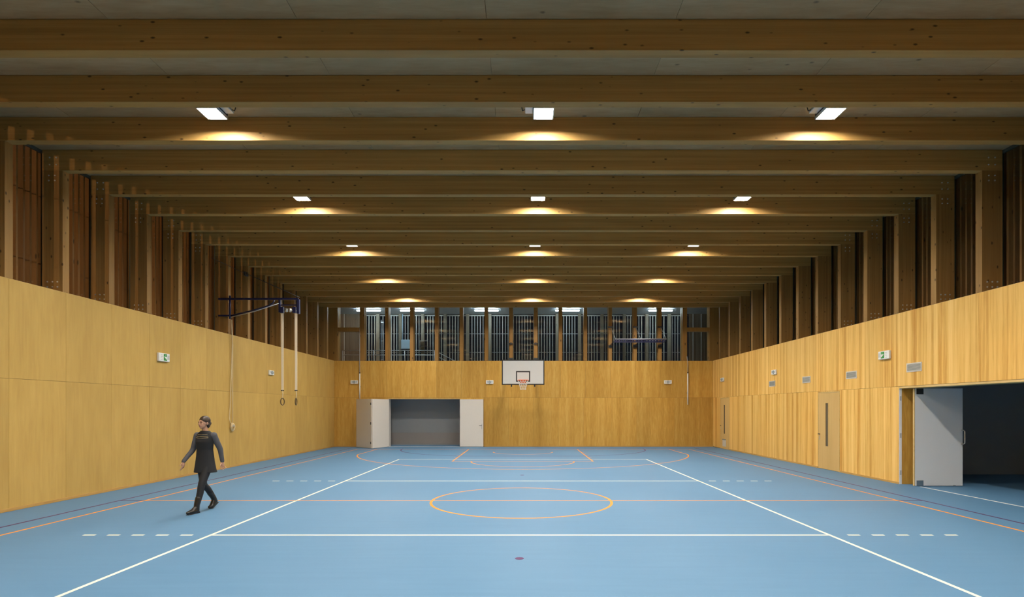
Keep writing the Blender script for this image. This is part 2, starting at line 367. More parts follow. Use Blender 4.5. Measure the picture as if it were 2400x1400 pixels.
boxes('opening_reveal', [((XR+0.06, OY0-0.012, 0), (XO_R, OY0, OZ))], M_PLY_B, wr)
jm = boxes('door_jamb', [((XR, OY1-0.004, 0), (XR+0.062, OY1+0.012, OZ))], M_WHITE_LIT, wr, bev=0.002)
for z in (0.28, 1.18, 2.08):
    boxes('hinge_plate', [((XR+0.014, OY1-0.009, z-0.055), (XR+0.05, OY1-0.004, z+0.055))], M_GALV, jm, bev=0.002)
struct(boxes('baseboard_right', [((XR-0.012, D2[1]+0.01, 0), (XR, D1[0]-0.01, 0.05)), ((XR-0.012, OY1+0.002, 0), (XR, D2[0]-0.01, 0.05)), ((XR-0.012, YF, 0), (XR, OY0, 0.05))], M_SKIRT, bev=0.002), 'low timber skirting along the right wall', 'skirting')

# back wall with the store opening
BX0, BX1, BZ = -6.55, -3.10, 2.30
wb = struct(boxes('wall_back', [((XL-PT, YB+PT, 0), (BX0-0.01, YB2, ZP-0.004)), ((BX1+0.01, YB+PT, 0), (XR+PT, YB2, ZP-0.004)), ((BX0-0.01, YB+PT, BZ+0.01), (BX1+0.01, YB2, ZP-0.004))], M_CORE),
            'end wall clad in amber plywood panels under the windows', 'wall')
MX0, MP = -7.83, 1.1975
mull_x = [MX0 + MP*i for i in range(14)]
be = [XL] + mull_x + [XR]
for a, b in zip(be[:-1], be[1:]): panel(wb, 'panel', (a, YB, ZJ), (b, YB+PT, ZP), M_PLY_B)
bl_e = [XL, -7.83, BX0]; bl_e2 = [BX1, -1.97, -0.76, 0.44, 1.64, 2.84, 4.22, 5.42, 6.05, 7.25, 8.45, XR]
for L_ in (bl_e, bl_e2):
    for a, b in zip(L_[:-1], L_[1:]): panel(wb, 'panel', (a, YB, 0.02), (b, YB+PT, ZJ), M_PLY_B)
panel(wb, 'panel', (BX0, YB, BZ+0.03), (BX1, YB+PT, ZJ), M_PLY_B)
boxes('opening_head', [((BX0, YB-0.006, BZ), (BX1, YB2, BZ+0.03))], M_TRIM, wb, bev=0.002)
for x, s in ((BX0, 1), (BX1, -1)):
    x0, x1 = sorted((x, x+s*0.012)); boxes('opening_reveal', [((x0, YB, 0), (x1, YB2, BZ))], M_WHITE, wb)
struct(boxes('baseboard_back', [((XL, YB-0.012, 0), (-8.1, YB, 0.05)), ((BX1+1.16, YB-0.012, 0), (XR, YB, 0.05))], M_SKIRT, bev=0.002), 'low timber skirting along the end wall', 'skirting')
boxes('floor_track', [((BX0, YB+0.02, 0.0005), (BX1, YB+0.09, 0.006))], M_WHITE_P, floor, bev=0.001)
boxes('floor_track', [((XR+0.17, OY0, 0.0005), (XR+0.215, OY1-0.45, 0.005))], M_WHITE_P, floor, bev=0.001)

# wall behind the camera
wf = struct(boxes('wall_front', [((XO_L, YF-0.2, 0), (XO_R, YF, ZC))], M_PLY_B), 'plywood wall behind the photographer', 'wall')

# store rooms behind the openings
struct(boxes('wall_store_back', [((-7.2, 28.02, 0), (-2.4, 28.12, 2.75))], M_STORE), 'grey painted wall inside the end store', 'wall')
boxes('lit_band', [((-7.15, 28.0, 0.06), (-2.45, 28.02, 0.62))], M_STORELOW, bpy.data.objects['wall_store_back'], bev=0.003)  # added strip painted as hall light reaching the wall foot under the lintel
struct(boxes('wall_store_sides', [((-7.2, YB2, 0), (-7.1, 28.02, 2.75)), ((-2.5, YB2, 0), (-2.4, 28.02, 2.75)), ((-7.2, YB2, 2.75), (-2.4, 28.12, 2.85))], M_STORE), 'grey side walls and lid of the end store', 'wall')
struct(boxes('wall_store_right', [((XO_R, 15.4, 0), (15.1, 15.5, 2.9)), ((15.0, 4.3, 0), (15.1, 15.4, 2.9)), ((XO_R, 4.3, 0), (15.0, 4.4, 2.9)), ((XO_R, 4.3, 2.9), (15.1, 15.5, 3.0))], M_STOREDK), 'dark grey walls of the equipment store behind the opening', 'wall')

# ------------------------------------------------------------------ ceiling
cl = struct(boxes('ceiling', [((XO_L-0.3, YF-0.2, ZC+0.02), (XO_R+0.3, YB2, ZC+0.14))], M_CEIL), 'board ceiling between the timber beams', 'ceiling')
cx = [XO_L-0.25, -8.0, -5.5, -3.0, -0.5, 2.0, 4.5, 7.0, XO_R+0.25]
for k in range(-10, 16):
    y0, y1 = max(YF, by(k)+BT), min(by(k+1), YB2)
    for a, b in zip(cx[:-1], cx[1:]): panel(cl, 'panel', (a, y0-0.003, ZC), (b, y1+0.003, ZC+0.02), M_CEIL)

# ------------------------------------------------------------------ timber portal frames
GF = 'timber portal frames of the hall'
fr = empty('portal_frame', (0, by(0), 0))
tag(fr, 'glued timber portal frame, a roof beam on two wall columns across the hall', 'frame', GF)
box('beam', (XO_L, 0, ZB), (XO_R, BT, ZC-0.001), M_BEAM, fr, bev=0.004)
bm = bmesh.new(); bmesh.ops.create_cone(bm, cap_ends=True, segments=8, radius1=0.017, radius2=0.012, depth=0.012)
ME_BOLT = to_mesh('bolt', bm, M_GALV)
for s, xi in ((-1, XL), (1, XR)):
    x0, x1 = sorted((xi, xi+s*CD))
    c = box('column', (x0, 0, ZP+0.001), (x1, BT, ZB-0.001), M_COL, fr, bev=0.004)
    xm = (x0+x1)/2; cc = c.location
    for dx in (-0.10, 0.0, 0.10):
        for z in (ZP+0.10, ZP+0.20):
            mko('bolt', ME_BOLT, c, (dx, -BT/2-0.005, z-cc.z), (PI/2, 0, 0))
    for dx in (-0.07, 0.05):
        for z in (ZB-0.10, ZB-0.20): mko('bolt', ME_BOLT, c, (dx, -BT/2-0.005, z-cc.z), (PI/2, 0, 0))
bo = [o for o in fr.children if o.name.startswith('beam')][0]
for s, xi in ((-1, XL), (1, XR)):
    for dx in (0.13, 0.26):
        for dz in (-0.09, 0.05): mko('bolt', ME_BOLT, bo, (xi+s*dx-bo.location.x, -BT/2-0.005, dz), (PI/2, 0, 0))
for k in list(range(-9, 0)) + list(range(1, 16)):
    if k in range(1, 8): c = copy_tree(fr)
    else:
        c = fr.copy(); COL.objects.link(c)
        for ch in fr.children:
            d = ch.copy(); COL.objects.link(d); d.parent = c
    c.location = (0, by(k), 0)
    if k == 8: c['label'] = 'glued timber portal frame whose column carries the navy ring bracket'

# ------------------------------------------------------------------ side clerestory glazing
def side_windows(side, xi, n0):
    xg = xi + side*(CD+0.045); n = n0
    ks = list(range(-10, 16))
    for k in ks:
        y0, y1 = max(YF, by(k)+BT), (by(k+1) if k < 15 else YB)
        f0, f1 = xg-0.022, xg+0.022
        wn = boxes('window_%d' % n, [((f0, y0-0.07, ZP), (f1, y1+0.07, ZP+0.05)), ((f0, y0-0.07, ZC-0.06), (f1, y1+0.07, ZC)),
                                    ((f0, y0-0.07, ZP+0.05), (f1, y0-0.045, ZC-0.06)), ((f0, y1+0.045, ZP+0.05), (f1, y1+0.07, ZC-0.06))], M_HEAD)
        struct(wn, 'tall clerestory window between timber columns over the %s wall' % ('left' if side < 0 else 'right'), 'window')
        box('pane', (xg-0.004, y0-0.045, ZP+0.05), (xg+0.004, y1+0.045, ZC-0.06), M_GLASS, wn)
        n += 1
    return n
nw = side_windows(-1, XL, 1); nw = side_windows(1, XR, nw)
for s, x in ((-1, XL), (1, XR)):
    x0, x1 = sorted((x-s*0.002, x+s*(CD+0.075))); struct(boxes('trim_%d' % (1 if s < 0 else 2), [((x0, YF, ZP-0.004), (x1, YB, ZP))], M_TRIM), 'thin pale timber sill on top of the %s wall panels' % ('left' if s < 0 else 'right'), 'sill')

# slat screens outside the glass
PITCH = 0.1465
def slat_screen(side, label):
    xo = (XO_L if side < 0 else XO_R) + side*0.16
    root = empty('slat_screen', (xo, 10, 3.0)); tag(root, label, 'slat screen')
    me = None; y = YF+0.1; i = 0
    while y < YB2+0.1:
        if me is None:
            bm = bmesh.new(); abox(bm, (-0.06, -0.0225, -2.1), (0.06, 0.0225, 2.1)); bevel(bm, 0.003); me = to_mesh('slat', bm, M_FIN)
        mko('slat', me, root, (0, y-10, 5.0-3.0)); y += PITCH
    for z in (4.75, 6.1): boxes('batten', [((-side*0.0-0.012+side*0.075, YF-10, z-3.0), (0.012+side*0.075, YB2-10, z-3.0+0.016))], M_FIN, root)
    return root
slat_screen(-1, 'screen of upright brown timber slats outside the windows above the gym rings wall')
slat_screen(1, 'screen of upright timber slats outside the windows above the ventilation grilles wall')

# ------------------------------------------------------------------ end wall glazing
wtop = 6.95
bb = [XL-0.02] + mull_x + [XR+0.02]
GM = 'timber mullions of the end wall'
for i, x in enumerate(mull_x):
    hw = 0.11 if i in (0, 13) else 0.085
    o = box('window_mullion', (x-hw, YB, ZP+0.001), (x+hw, YB2-0.02, ZC-0.001), M_MULL, bev=0.004)
    lb = 'upright timber post on the end wall between two plain corridor windows'
    if i in (6, 7): lb = 'upright timber post on the end wall with a black hook above the basketball hoop'
    if i in (10, 11, 12): lb = 'upright timber post on the end wall carrying the navy folded frame'
    if i == 0: lb = 'wide timber post beside the crossbar window on the gym rings side'
    if i == 13: lb = 'wide timber post beside the crossbar window on the vent grilles side'
    tag(o, lb, 'post', GM)
for x0, x1 in ((XO_L, XL+0.17), (XR-0.16, XO_R)):
    o = box('corner_post', (x0, YB, ZP+0.001), (x1, YB2-0.02, ZC-0.001), M_MULL, bev=0.004)
    tag(o, 'timber corner post where the end windows meet the %s wall' % ('tan gym rings' if x0 < 0 else 'golden vent grille'), 'post', 'corner posts of the end wall')
for i, (a, b) in enumerate(zip(bb[:-1], bb[1:])):
    a2 = a + (0.11 if i in (1, 14) else 0.085); b2 = b - (0.11 if i in (0, 13) else 0.085)
    if i == 0: a2 = XL+0.17
    if i == 14: b2 = XR-0.16
    yg = YB+0.20
    pieces = [((a2, yg-0.02, ZP), (b2, yg+0.02, ZP+0.02)), ((a2, yg-0.02, wtop), (b2, yg+0.02, ZC)), ((a2, yg-0.02, ZP+0.02), (a2+0.012, yg+0.02, wtop)), ((b2-0.012, yg-0.02, ZP+0.02), (b2, yg+0.02, wtop))]
    wn = boxes('window_%d' % nw, pieces, M_MULL); nw += 1
    struct(wn, 'glazed end wall window between posts, corridor lights behind it', 'window')
    if i in (0, 14):
        zr = 5.67
        boxes('transom', [((a2-0.01, YB+0.03, zr-0.10), (b2+0.01, YB+0.26, zr+0.09))], M_MULL, wn, bev=0.004)
        box('pane', (a2+0.012, yg-0.004, ZP+0.02), (b2-0.012, yg+0.004, zr-0.1), M_GLASS, wn)
        box('pane', (a2+0.012, yg-0.004, zr+0.09), (b2-0.012, yg+0.004, wtop), M_GLASS, wn)
    else: box('pane', (a2+0.012, yg-0.004, ZP+0.02), (b2-0.012, yg+0.004, wtop), M_GLASS, wn)

# ------------------------------------------------------------------ corridor behind the end windows
ZG = 3.85; YE = 29.45
struct(boxes('floor_corridor', [((XO_L-0.5, YB2, ZG-0.2), (XO_R+0.5, YE+0.5, ZG))], M_CONC), 'concrete corridor floor behind the end windows', 'floor')
struct(boxes('ceiling_corridor', [((XO_L-0.5, YB2-0.02, 6.90), (XO_R+0.5, YE+0.02, 7.05))], M_CORR), 'pale painted corridor ceiling behind the end windows', 'ceiling')
we = struct(boxes('wall_corridor_left', [((XO_L-0.5, YE, ZG), (-8.72, YE+0.1, 6.9))], M_CORE), 'timber boarded wall at the corridor end', 'wall')
x = XO_L-0.5
while x < -8.75:
    panel(we, 'plank', (x, YE-0.02, ZG), (min(x+0.118, -8.72), YE, 6.9), M_FIN_D, 0.002, 0.002); x += 0.118
boxes('cover_strip', [((-9.61, YE-0.04, ZG), (-9.57, YE-0.02, 6.9))], M_FIN_G, we)
wd = struct(boxes('wall_corridor_right', [((8.78, YE, ZG), (XO_R+0.6, YE+0.1, 6.9))], M_CORE), 'dark timber boarded wall at the far corridor end', 'wall')
x = 8.78
while x < XO_R+0.5:
    panel(wd, 'plank', (x, YE-0.02, ZG), (x+0.118, YE, 6.9), M_FIN_D, 0.002, 0.002); x += 0.118
for xx in (8.98, 9.42): boxes('cover_strip', [((xx-0.02, YE-0.04, ZG), (xx+0.02, YE-0.02, 6.9))], M_FIN_G, wd)
GP = 'weathered posts along the outer corridor side'
px0 = 2.95 - 1.197*9
for i in range(15):
    x = px0 + 1.197*i
    if -8.6 < x < 8.7:
        o = box('corridor_post', (x-0.085, YE, ZG), (x+0.085, YE+0.2, 6.9), M_POST_G, bev=0.004)
        tag(o, 'pale grey timber post between the thin upright bars across the corridor', 'post', GP)
sc = empty('bar_screen', (0, YE+0.3, ZG)); tag(sc, 'screen of thin pale upright bars on the far side of the corridor', 'bar screen')
bm = bmesh.new(); abox(bm, (-0.019, -0.05, 0.0), (0.019, 0.05, 2.98)); bevel(bm, 0.003); me = to_mesh('bar', bm, M_FIN_G)
x = -8.66
while x < 8.72:
    if all(abs(x - (px0+1.197*i)) > 0.105 for i in range(15)): mko('bar', me, sc, (x, 0, 0))
    x += 0.1497
boxes('top_rail', [((-8.7, -0.06, 2.98), (8.75, 0.06, 3.04))], M_FIN_G, sc)
for z in (1.02, 2.02): boxes('tie_rod', [((-8.7, 0.052, z), (8.75, 0.07, z+0.022))], M_GALV, sc)
# tubes
for i, xc in enumerate((-7.92, -5.70, -1.92, 2.19, 6.92)):
    t = empty('tube_light', (xc, 28.1, 6.9)); tag(t, 'glowing fluorescent tube light under the corridor ceiling', 'light', 'corridor tube lights')
    boxes('fitting', [((-0.62, -0.05, -0.04), (0.62, 0.05, 0.0))], M_WHITE_P, t, bev=0.005)
    tube('tube', [(-0.6, 0, -0.072), (0.6, 0, -0.072)], 0.03, M_TUBE, t, 12)
    for s in (-1, 1): boxes('tube_holder', [((s*0.61-0.012, -0.02, -0.10), (s*0.61+0.012, 0.02, -0.04))], M_WHITE_P, t)
# handrail with stair flight
hr = empty('handrail', (-9.4, 28.6, ZG)); tag(hr, 'grey tubular corridor handrail turning down a stair', 'railing')
for z in (1.0, 0.77): tube('rail', [(0, 0, z), (4.75, 0, z), (5.9, 0, z-0.59), (6.4, 0, z-0.85)], 0.02, M_GALV, hr)
for xx in (0.0, 1.6, 3.2, 4.75): tube('rail_post', [(xx, 0, 0), (xx, 0, 1.0)], 0.02, M_GALV, hr)
tube('rail_post', [(6.4, 0, 0.0), (6.4, 0, 0.2)], 0.02, M_GALV, hr)
# cabinet, rack, pipe
cb = empty('wall_cabinet', (-6.28, 29.36, 5.0)); tag(cb, 'small blue-grey metal cabinet on a corridor post', 'cabinet')
box('body', (-0.25, -0.07, 0.0), (0.25, 0.09, 0.5), M_BOX, cb, bev=0.006); box('door', (-0.235, -0.085, 0.015), (0.235, -0.071, 0.485), M_BOX, cb, bev=0.003)
box('foot_strip', (-0.25, -0.07, -0.035), (0.25, 0.08, -0.002), M_DKSTEEL, cb)
tube('conduit', [(-0.2, 0.04, 0.5), (-0.2, 0.04, 1.88)], 0.03, M_BOX, cb)
rk = empty('wire_rack', (-5.35, 29.3, 4.95)); tag(rk, 'small dark wire rack hung beside the blue-grey cabinet', 'rack')
for z in (0.0, 0.20, 0.48): boxes('shelf', [((-0.2, -0.09, z), (0.2, 0.11, z+0.02))], M_DKSTEEL if z < 0.3 else M_GALV, rk)
for xx in (-0.2, 0.2): boxes('upright', [((xx-0.012, 0.08, 0), (xx+0.012, 0.11, 0.5))], M_GALV, rk)
pp = empty('drain_pipe', (-7.615, 29.6, ZG)); tag(pp, 'twin grey pipe with wall clips running up the corridor bars', 'pipe')
for xx in (-0.05, 0.055): tube('pipe', [(xx, 0, 0), (xx, 0, 2.75)], 0.022, M_GALV, pp)
for z in (0.6, 1.6, 2.6): boxes('clip', [((-0.075, -0.02, z), (0.08, 0.02, z+0.04))], M_GALV, pp)

# ------------------------------------------------------------------ floodlights
GL = 'square floodlights between the roof beams'
def floodlight(x, y, s, label):
    r = empty('floodlight', (x, y, ZC)); tag(r, label, 'floodlight', GL)
    r.rotation_euler = (0, 0, 0)
    g = s                                                 # side that carries the gear box
    h = 0.132
    bm = bmesh.new(); abox(bm, (-0.172, -0.182, -h-0.05), (0.172, 0.182, -h+0.015)); bevel(bm, 0.012); mk('housing', bm, M_DKSTEEL, r)
    bm = bmesh.new(); abox(bm, (-0.152, -0.166, -h-0.056), (0.152, 0.166, -h-0.0505)); mk('lamp_glass', bm, M_LAMP, r)
    bm = bmesh.new(); zl = -h-0.088
    for lo, hi in (((-0.172, -0.182, zl), (0.172, -0.168, -h-0.045)), ((-0.172, 0.168, zl), (0.172, 0.182, -h-0.045)), ((-0.172, -0.168, zl), (-0.154, 0.168, -h-0.045)), ((0.154, -0.168, zl), (0.172, 0.168, -h-0.045))): abox(bm, lo, hi)
    mk('rim', bm, M_GALV, r)
    x0, x1 = sorted((g*0.172, g*0.31)); bm = bmesh.new(); abox(bm, (x0, -0.11, -h-0.03), (x1, 0.11, -h+0.03)); bevel(bm, 0.01); mk('gear_box', bm, M_GALV, r)
    boxes('bracket', [((-0.02, -0.205, -h-0.01), (0.02, -0.184, 0)), ((-0.02, 0.184, -h-0.01), (0.02, 0.205, 0)), ((-0.02, -0.205, -0.015), (0.02, 0.205, 0))], M_DKSTEEL, r)
    tube('cable', [(g*0.31, 0.03, -h), (g*0.35, 0.05, -h-0.01), (g*0.37, 0.06, -0.05), (g*0.37, 0.06, 0)], 0.008, M_BLACK, r, 6)
    return r
for row in range(-3, 5):
    y = (by(1)+BT+by(2))/2 + 0.02 + 3*BAY*row
    for x, s in ((-5.22, 1), (0.32, -1), (5.12, -1)):
        floodlight(x, y, s, 'glowing square floodlight fixed to the ceiling between two roof beams')

# ------------------------------------------------------------------ doors
def vision_door(n, y0, y1, label, grille):
    d = empty('door_%d' % n, (XR, (y0+y1)/2, 0)); struct(d, label, 'door')
    w_ = (y1-y0)/2 - 0.028; H = 2.305
    sy0, sy1 = (0.02, 0.16) if not grille else (-0.02, 0.12)     # slit
    z0, z1 = 0.70, 2.0
    for sgn in (-1, 1):
        a, b = sorted((sgn*(w_+0.004), sgn*(w_+0.026))); boxes('door_frame', [((-0.004, a, 0), (PT, b, H+0.025))], M_TRIM, d)
    boxes('door_frame', [((-0.004, -w_-0.004, H+0.004), (PT, w_+0.004, H+0.025))], M_TRIM, d)
    lf = boxes('door_leaf', [((0, -w_, 0.008), (PT, sy0, H)), ((0, sy1, 0.008), (PT, w_, H)), ((0, sy0, 0.008), (PT, sy1, z0)), ((0, sy0, z1), (PT, sy1, H))], M_DOORWOOD, d)
    box('vision_pane', (0.010, sy0, z0), (PT-0.001, sy1, z1), M_DARKGLASS, lf)
    boxes('pane_bead', [((-0.004, sy0-0.012, z0-0.012), (0.002, sy0, z1+0.012)), ((-0.004, sy1, z0-0.012), (0.002, sy1+0.012, z1+0.012)), ((-0.004, sy0, z0-0.012), (0.002, sy1, z0)), ((-0.004, sy0, z1), (0.002, sy1, z1+0.012))], M_TRIM, lf)
    hy = w_-0.06
    boxes('handle', [((-0.05, hy-0.012, 1.045), (-0.001, hy+0.012, 1.07)), ((-0.05, hy-0.10, 1.045), (-0.035, hy+0.012, 1.07))], M_BLACK, lf, bev=0.004)
    boxes('lock_plate', [((-0.004, hy-0.02, 0.88), (-0.0005, hy+0.02, 1.0))], M_STEEL, lf, bev=0.001)
    if grille:
        g = boxes('door_grille', [((-0.012, -0.16, 0.12), (-0.0005, 0.26, 0.44))], M_VENT, lf, bev=0.003)
        boxes('grille_lip', [((-0.03, -0.15, 0.42), (-0.012, 0.25, 0.455))], M_GREYMARK, g)
    return d
vision_door(1, D1[0], D1[1], 'flush timber door with narrow glass slit and low grille near the end corner', True)
vision_door(2, D2[0], D2[1], 'flush timber door with narrow glass slit beside the wide store opening', False)

# white pivot leaf in the side store opening
dl = empty('door_3', (9.20, 13.02, 0)); struct(dl, 'white pivot door leaf with pull handle standing open in the side store', 'door')
leaf = boxes('door_leaf', [((0, 0, 0.012), (1.13, 0.045, OZ-0.01))], M_WHITE_LIT, dl, bev=0.003)
boxes('door_edge', [((-0.012, -0.002, 0.012), (0, 0.047, OZ-0.01))], M_TRIM, dl)
for z0, z1 in ((2.17, 2.305), (0.014, 0.14)):
    boxes('pivot_fitting', [((0.035, -0.012, z0), (0.20, -0.0005, z1))], M_DKSTEEL if z0 > 1 else M_STEEL, leaf, bev=0.004)
tube('handle', [(1.105, 0.0, 0.995), (1.105, -0.05, 0.995), (1.125, -0.075, 1.02), (1.125, -0.075, 1.30), (1.105, -0.05, 1.325), (1.105, 0.0, 1.325)], 0.013, M_STEEL, leaf)
boxes('bolt_keep', [((0.9, -0.006, 0.012), (0.96, 0.05, 0.03))], M_STEEL, leaf)

# folding leaves of the end store
def leaf_at(n, p0, p1, label, hinges=True, handle=False, mat=M_WHITE):
    p0, p1 = Vector(p0), Vector(p1); d = p1-p0; L_ = d.length
    r = empty('door_%d' % n, (p0.x, p0.y, 0), math.atan2(d.y, d.x)); struct(r, label, 'door')
    lf = boxes('door_leaf', [((0.004, -0.022, 0.012), (L_-0.004, 0.022, BZ-0.012))], mat, r, bev=0.003)
    if hinges:
        for z in (0.26, 1.16, 2.06): boxes('hinge', [((L_-0.035, -0.034, z-0.055), (L_+0.004, -0.0225, z+0.055))], M_DKSTEEL, lf, bev=0.002)
    if handle:
        boxes('handle_plate', [((L_-0.10, -0.03, 0.86), (L_-0.06, -0.0225, 1.10))], M_STEEL, lf, bev=0.002)
        boxes('handle', [((L_-0.092, -0.075, 1.01), (L_-0.072, -0.03, 1.03)), ((L_-0.20, -0.08, 1.01), (L_-0.072, -0.065, 1.03))], M_BLACK, lf, bev=0.003)
    return r
leaf_at(4, (-8.03, 26.45), (-7.02, 25.42), 'beige-shaded half of the white folding store door, touching the end wall', False)
leaf_at(5, (-6.53, 26.58), (-7.0, 25.40), 'bright half of the white folding store door, hinged at the opening', False)
fd = leaf_at(6, (BX1, 26.585), (BX1+1.13, 26.585), 'white store door leaf with lever handle folded back flat on the end wall', False, True)
for z in (0.26, 1.16, 2.06):
    boxes('hinge', [((0.985, -0.045, z-0.055), (1.03, -0.0, z+0.055))], M_DKSTEEL, [o for o in bpy.data.objects if o.name.startswith('door_4')][0]).location = (0.40, 0, 0)

# ------------------------------------------------------------------ wall units: emergency lights, exit signs, grilles
def ring_mesh(bm, R0, R1, y0, y1, seg=24):
    A = []
    for r, y in ((R0, y0), (R1, y0), (R1, y1), (R0, y1)):
        A.append([bm.verts.new((r*math.cos(2*PI*i/seg), y, r*math.sin(2*PI*i/seg))) for i in range(seg)])
    for k in range(4):
        for i in range(seg): bm.faces.new((A[k][i], A[k][(i+1) % seg], A[(k+1) % 4][(i+1) % seg], A[(k+1) % 4][i]))
def unit_root(name, wall, pos, z):
    if wall == 'L': return empty(name, (XL, pos, z), PI/2)
    if wall == 'R': return empty(name, (XR, pos, z), -PI/2)
    return empty(name, (pos, YB, z), 0)
def emergency(wall, pos, z, label):
    r = unit_root('emergency_light', wall, pos, z); tag(r, label, 'emergency light')
    bm = bmesh.new(); abox(bm, (-0.18, -0.055, -0.085), (0.18, -0.0005, 0.085)); bevel(bm, 0.008); b = mk('body', bm, M_WHITE_P, r)
    bm = bmesh.new(); ring_mesh(bm, 0.036, 0.063, -0.062, -0.055); mk('speaker_ring', bm, M_GREYMARK, r)
    bm = bmesh.new(); bmesh.ops.create_cone(bm, cap_ends=True, segments=20, radius1=0.034, radius2=0.03, depth=0.012); mk('diffuser', bm, M_PALEMARK, r, (0, -0.058, 0), (PI/2, 0, 0))
    for s in (-1, 1):
        for x in (0.095, 0.135): boxes('vent_mark', [((s*x-0.011, -0.0575, -0.035), (s*x+0.011, -0.0545, 0.05))], M_GREYMARK if x < 0.1 else M_PALEMARK, r)
    return r
emergency('B', -8.19, 3.12, 'white emergency light with dark ring on the end wall above the folding door')
emergency('B', -1.67, 3.12, 'white emergency light with dark ring between store door and basketball backboard')
emergency('B', 6.91, 3.12, 'white emergency light with dark ring beside the hanging white crank rod')
emergency('R', 25.3, 3.17, 'white emergency light with dark ring above the grilled timber door')
emergency('R', 20.05, 3.16, 'white emergency light with dark ring just above a ventilation grille')
emergency('L', 19.96, 3.135, 'white emergency light with dark ring on the tan wall behind the gym rings')
def exit_sign(wall, pos, z, label, flip):
    r = unit_root('exit_sign', wall, pos, z); tag(r, label, 'exit sign')
    bm = bmesh.new(); abox(bm, (-0.21, -0.06, -0.105), (0.21, -0.0005, 0.105)); bevel(bm, 0.010); mk('body', bm, M_WHITE_P, r)
    gx = 0.03*flip
    boxes('green_plate', [((gx-0.062, -0.064, -0.08), (gx+0.062, -0.0595, 0.085))], M_GREEN, r)
    s = flip; bm = bmesh.new()                                   # white chevron and running figure on the plate
    def poly(pts):
        f = [bm.verts.new((gx+s*x, -0.066, z_)) for x, z_ in pts]; b_ = [bm.verts.new((gx+s*x, -0.0638, z_)) for x, z_ in pts]
        bm.faces.new(f); bm.faces.new(b_[::-1])
        for i in range(len(pts)): bm.faces.new((f[i], f[(i+1) % len(pts)], b_[(i+1) % len(pts)], b_[i]))
    poly([(-0.052, 0.022), (0.055, 0.022), (0.055, -0.03), (0.03, -0.052), (0.0, -0.022)])
    poly([(0.012+0.011*math.cos(a*PI/4), 0.056+0.011*math.sin(a*PI/4)) for a in range(8)])
    mk('pictogram', bm, M_WHITE_P, r)
    for z_ in (0.055, 0.015, -0.025, -0.06): boxes('print_mark', [((-s*0.10-0.035, -0.0625, z_-0.006), (-s*0.10+0.035, -0.0598, z_+0.006))], M_PALEMARK, r)
    for x in (0.125, 0.155, 0.18): boxes('vent_mark', [((s*x-0.007, -0.0625, -0.05), (s*x+0.007, -0.0598, 0.06))], M_PALEMARK, r)
    return r
exit_sign('L', 13.99, 3.13, 'green and white exit sign on the tan plywood wall behind the walking person', 1)
exit_sign('R', 13.9, 3.18, 'green and white exit sign on the golden plywood wall above the store opening', -1)
def vent(pos, z, label):
    r = unit_root('vent_grille', 'R', pos, z); tag(r, label, 'vent')
    W, H = 0.25, 0.105
    boxes('frame', [((-W, -0.012, -H), (W, -0.0005, -H+0.026)), ((-W, -0.012, H-0.026), (W, -0.0005, H)), ((-W, -0.012, -H+0.026), (-W+0.026, -0.0005, H-0.026)), ((W-0.026, -0.012, -H+0.026), (W, -0.0005, H-0.026))], M_VENT, r)
    boxes('backing', [((-W+0.026, -0.004, -H+0.026), (W-0.026, -0.0005, H-0.026))], M_GREYMARK, r)
    for i in range(6):
        zz = -H+0.026+0.0265*i
        bm = bmesh.new(); abox(bm, (-W+0.026, -0.0015, -0.009), (W-0.026, 0.0015, 0.009)); mk('louvre', bm, M_VENTD, r, (0, -0.008, zz+0.011), (math.radians(-24), 0, 0))
    return r
vent(20.26, 2.75, 'aluminium vent grille directly under a ringed emergency light')
vent(17.80, 2.77, 'aluminium vent grille between the emergency light and the slit-window door')
vent(15.35, 2.77, 'aluminium vent grille above the slit-window door beside the store opening')
vent(12.88, 2.80, 'aluminium vent grille above the wide store opening, near the exit sign')

# ------------------------------------------------------------------ basketball hoop
XB, YBD, ZBB = -0.055, 23.85, 2.885
hp = empty('basketball_hoop', (XB, YBD, ZBB)); tag(hp, 'white basketball backboard with black border, orange rim and net', 'basketball hoop')
bd_ = box('backboard', (-0.9, 0, 0), (0.9, 0.03, 1.05), M_BOARD, hp, bev=0.004)
def rect_border(name, x0, x1, z0, z1, t, y0, y1, mat, parent):
    return boxes(name, [((x0, y0, z0), (x1, y1, z0+t)), ((x0, y0, z1-t), (x1, y1, z1)), ((x0, y0, z0+t), (x0+t, y1, z1-t)), ((x1-t, y0, z0+t), (x1, y1, z1-t))], mat, parent)
rect_border('border', -0.92, 0.92, -0.02, 1.07, 0.045, -0.006, 0.036, M_BLACK, hp)
rect_border('target_square', -0.305, 0.305, 0.115, 0.575, 0.048, -0.004, -0.0003, M_BLACK, hp)
boxes('maker_mark', [((-0.84, -0.0025, 0.07), (-0.81, -0.0003, 0.085)), ((-0.82, -0.0025, 0.06), (-0.77, -0.0003, 0.068))], M_BOX, hp)
RZ = 0.16
boxes('rim_plate', [((-0.13, -0.012, RZ-0.10), (0.13, -0.0045, RZ+0.015))], M_ORANGE, hp)
boxes('rim_arm', [((-0.09, -0.16, RZ-0.03), (-0.07, -0.012, RZ+0.005)), ((0.07, -0.16, RZ-0.03), (0.09, -0.012, RZ+0.005))], M_ORANGE, hp)
tube('rim', [(0.232*math.cos(2*PI*i/32), -0.375+0.232*math.sin(2*PI*i/32), RZ) for i in range(32)], 0.016, M_ORANGE, hp, 8, True)
bm = bmesh.new(); nl = 12; levels = [(0.0, 0.228), (-0.10, 0.19), (-0.20, 0.155), (-0.30, 0.13), (-0.40, 0.118)]
def netp(k, j, half): a = 2*PI*(j+0.5*half)/nl; z, r_ = levels[k]; return (r_*math.cos(a), -0.375+r_*math.sin(a), RZ-0.01+z)
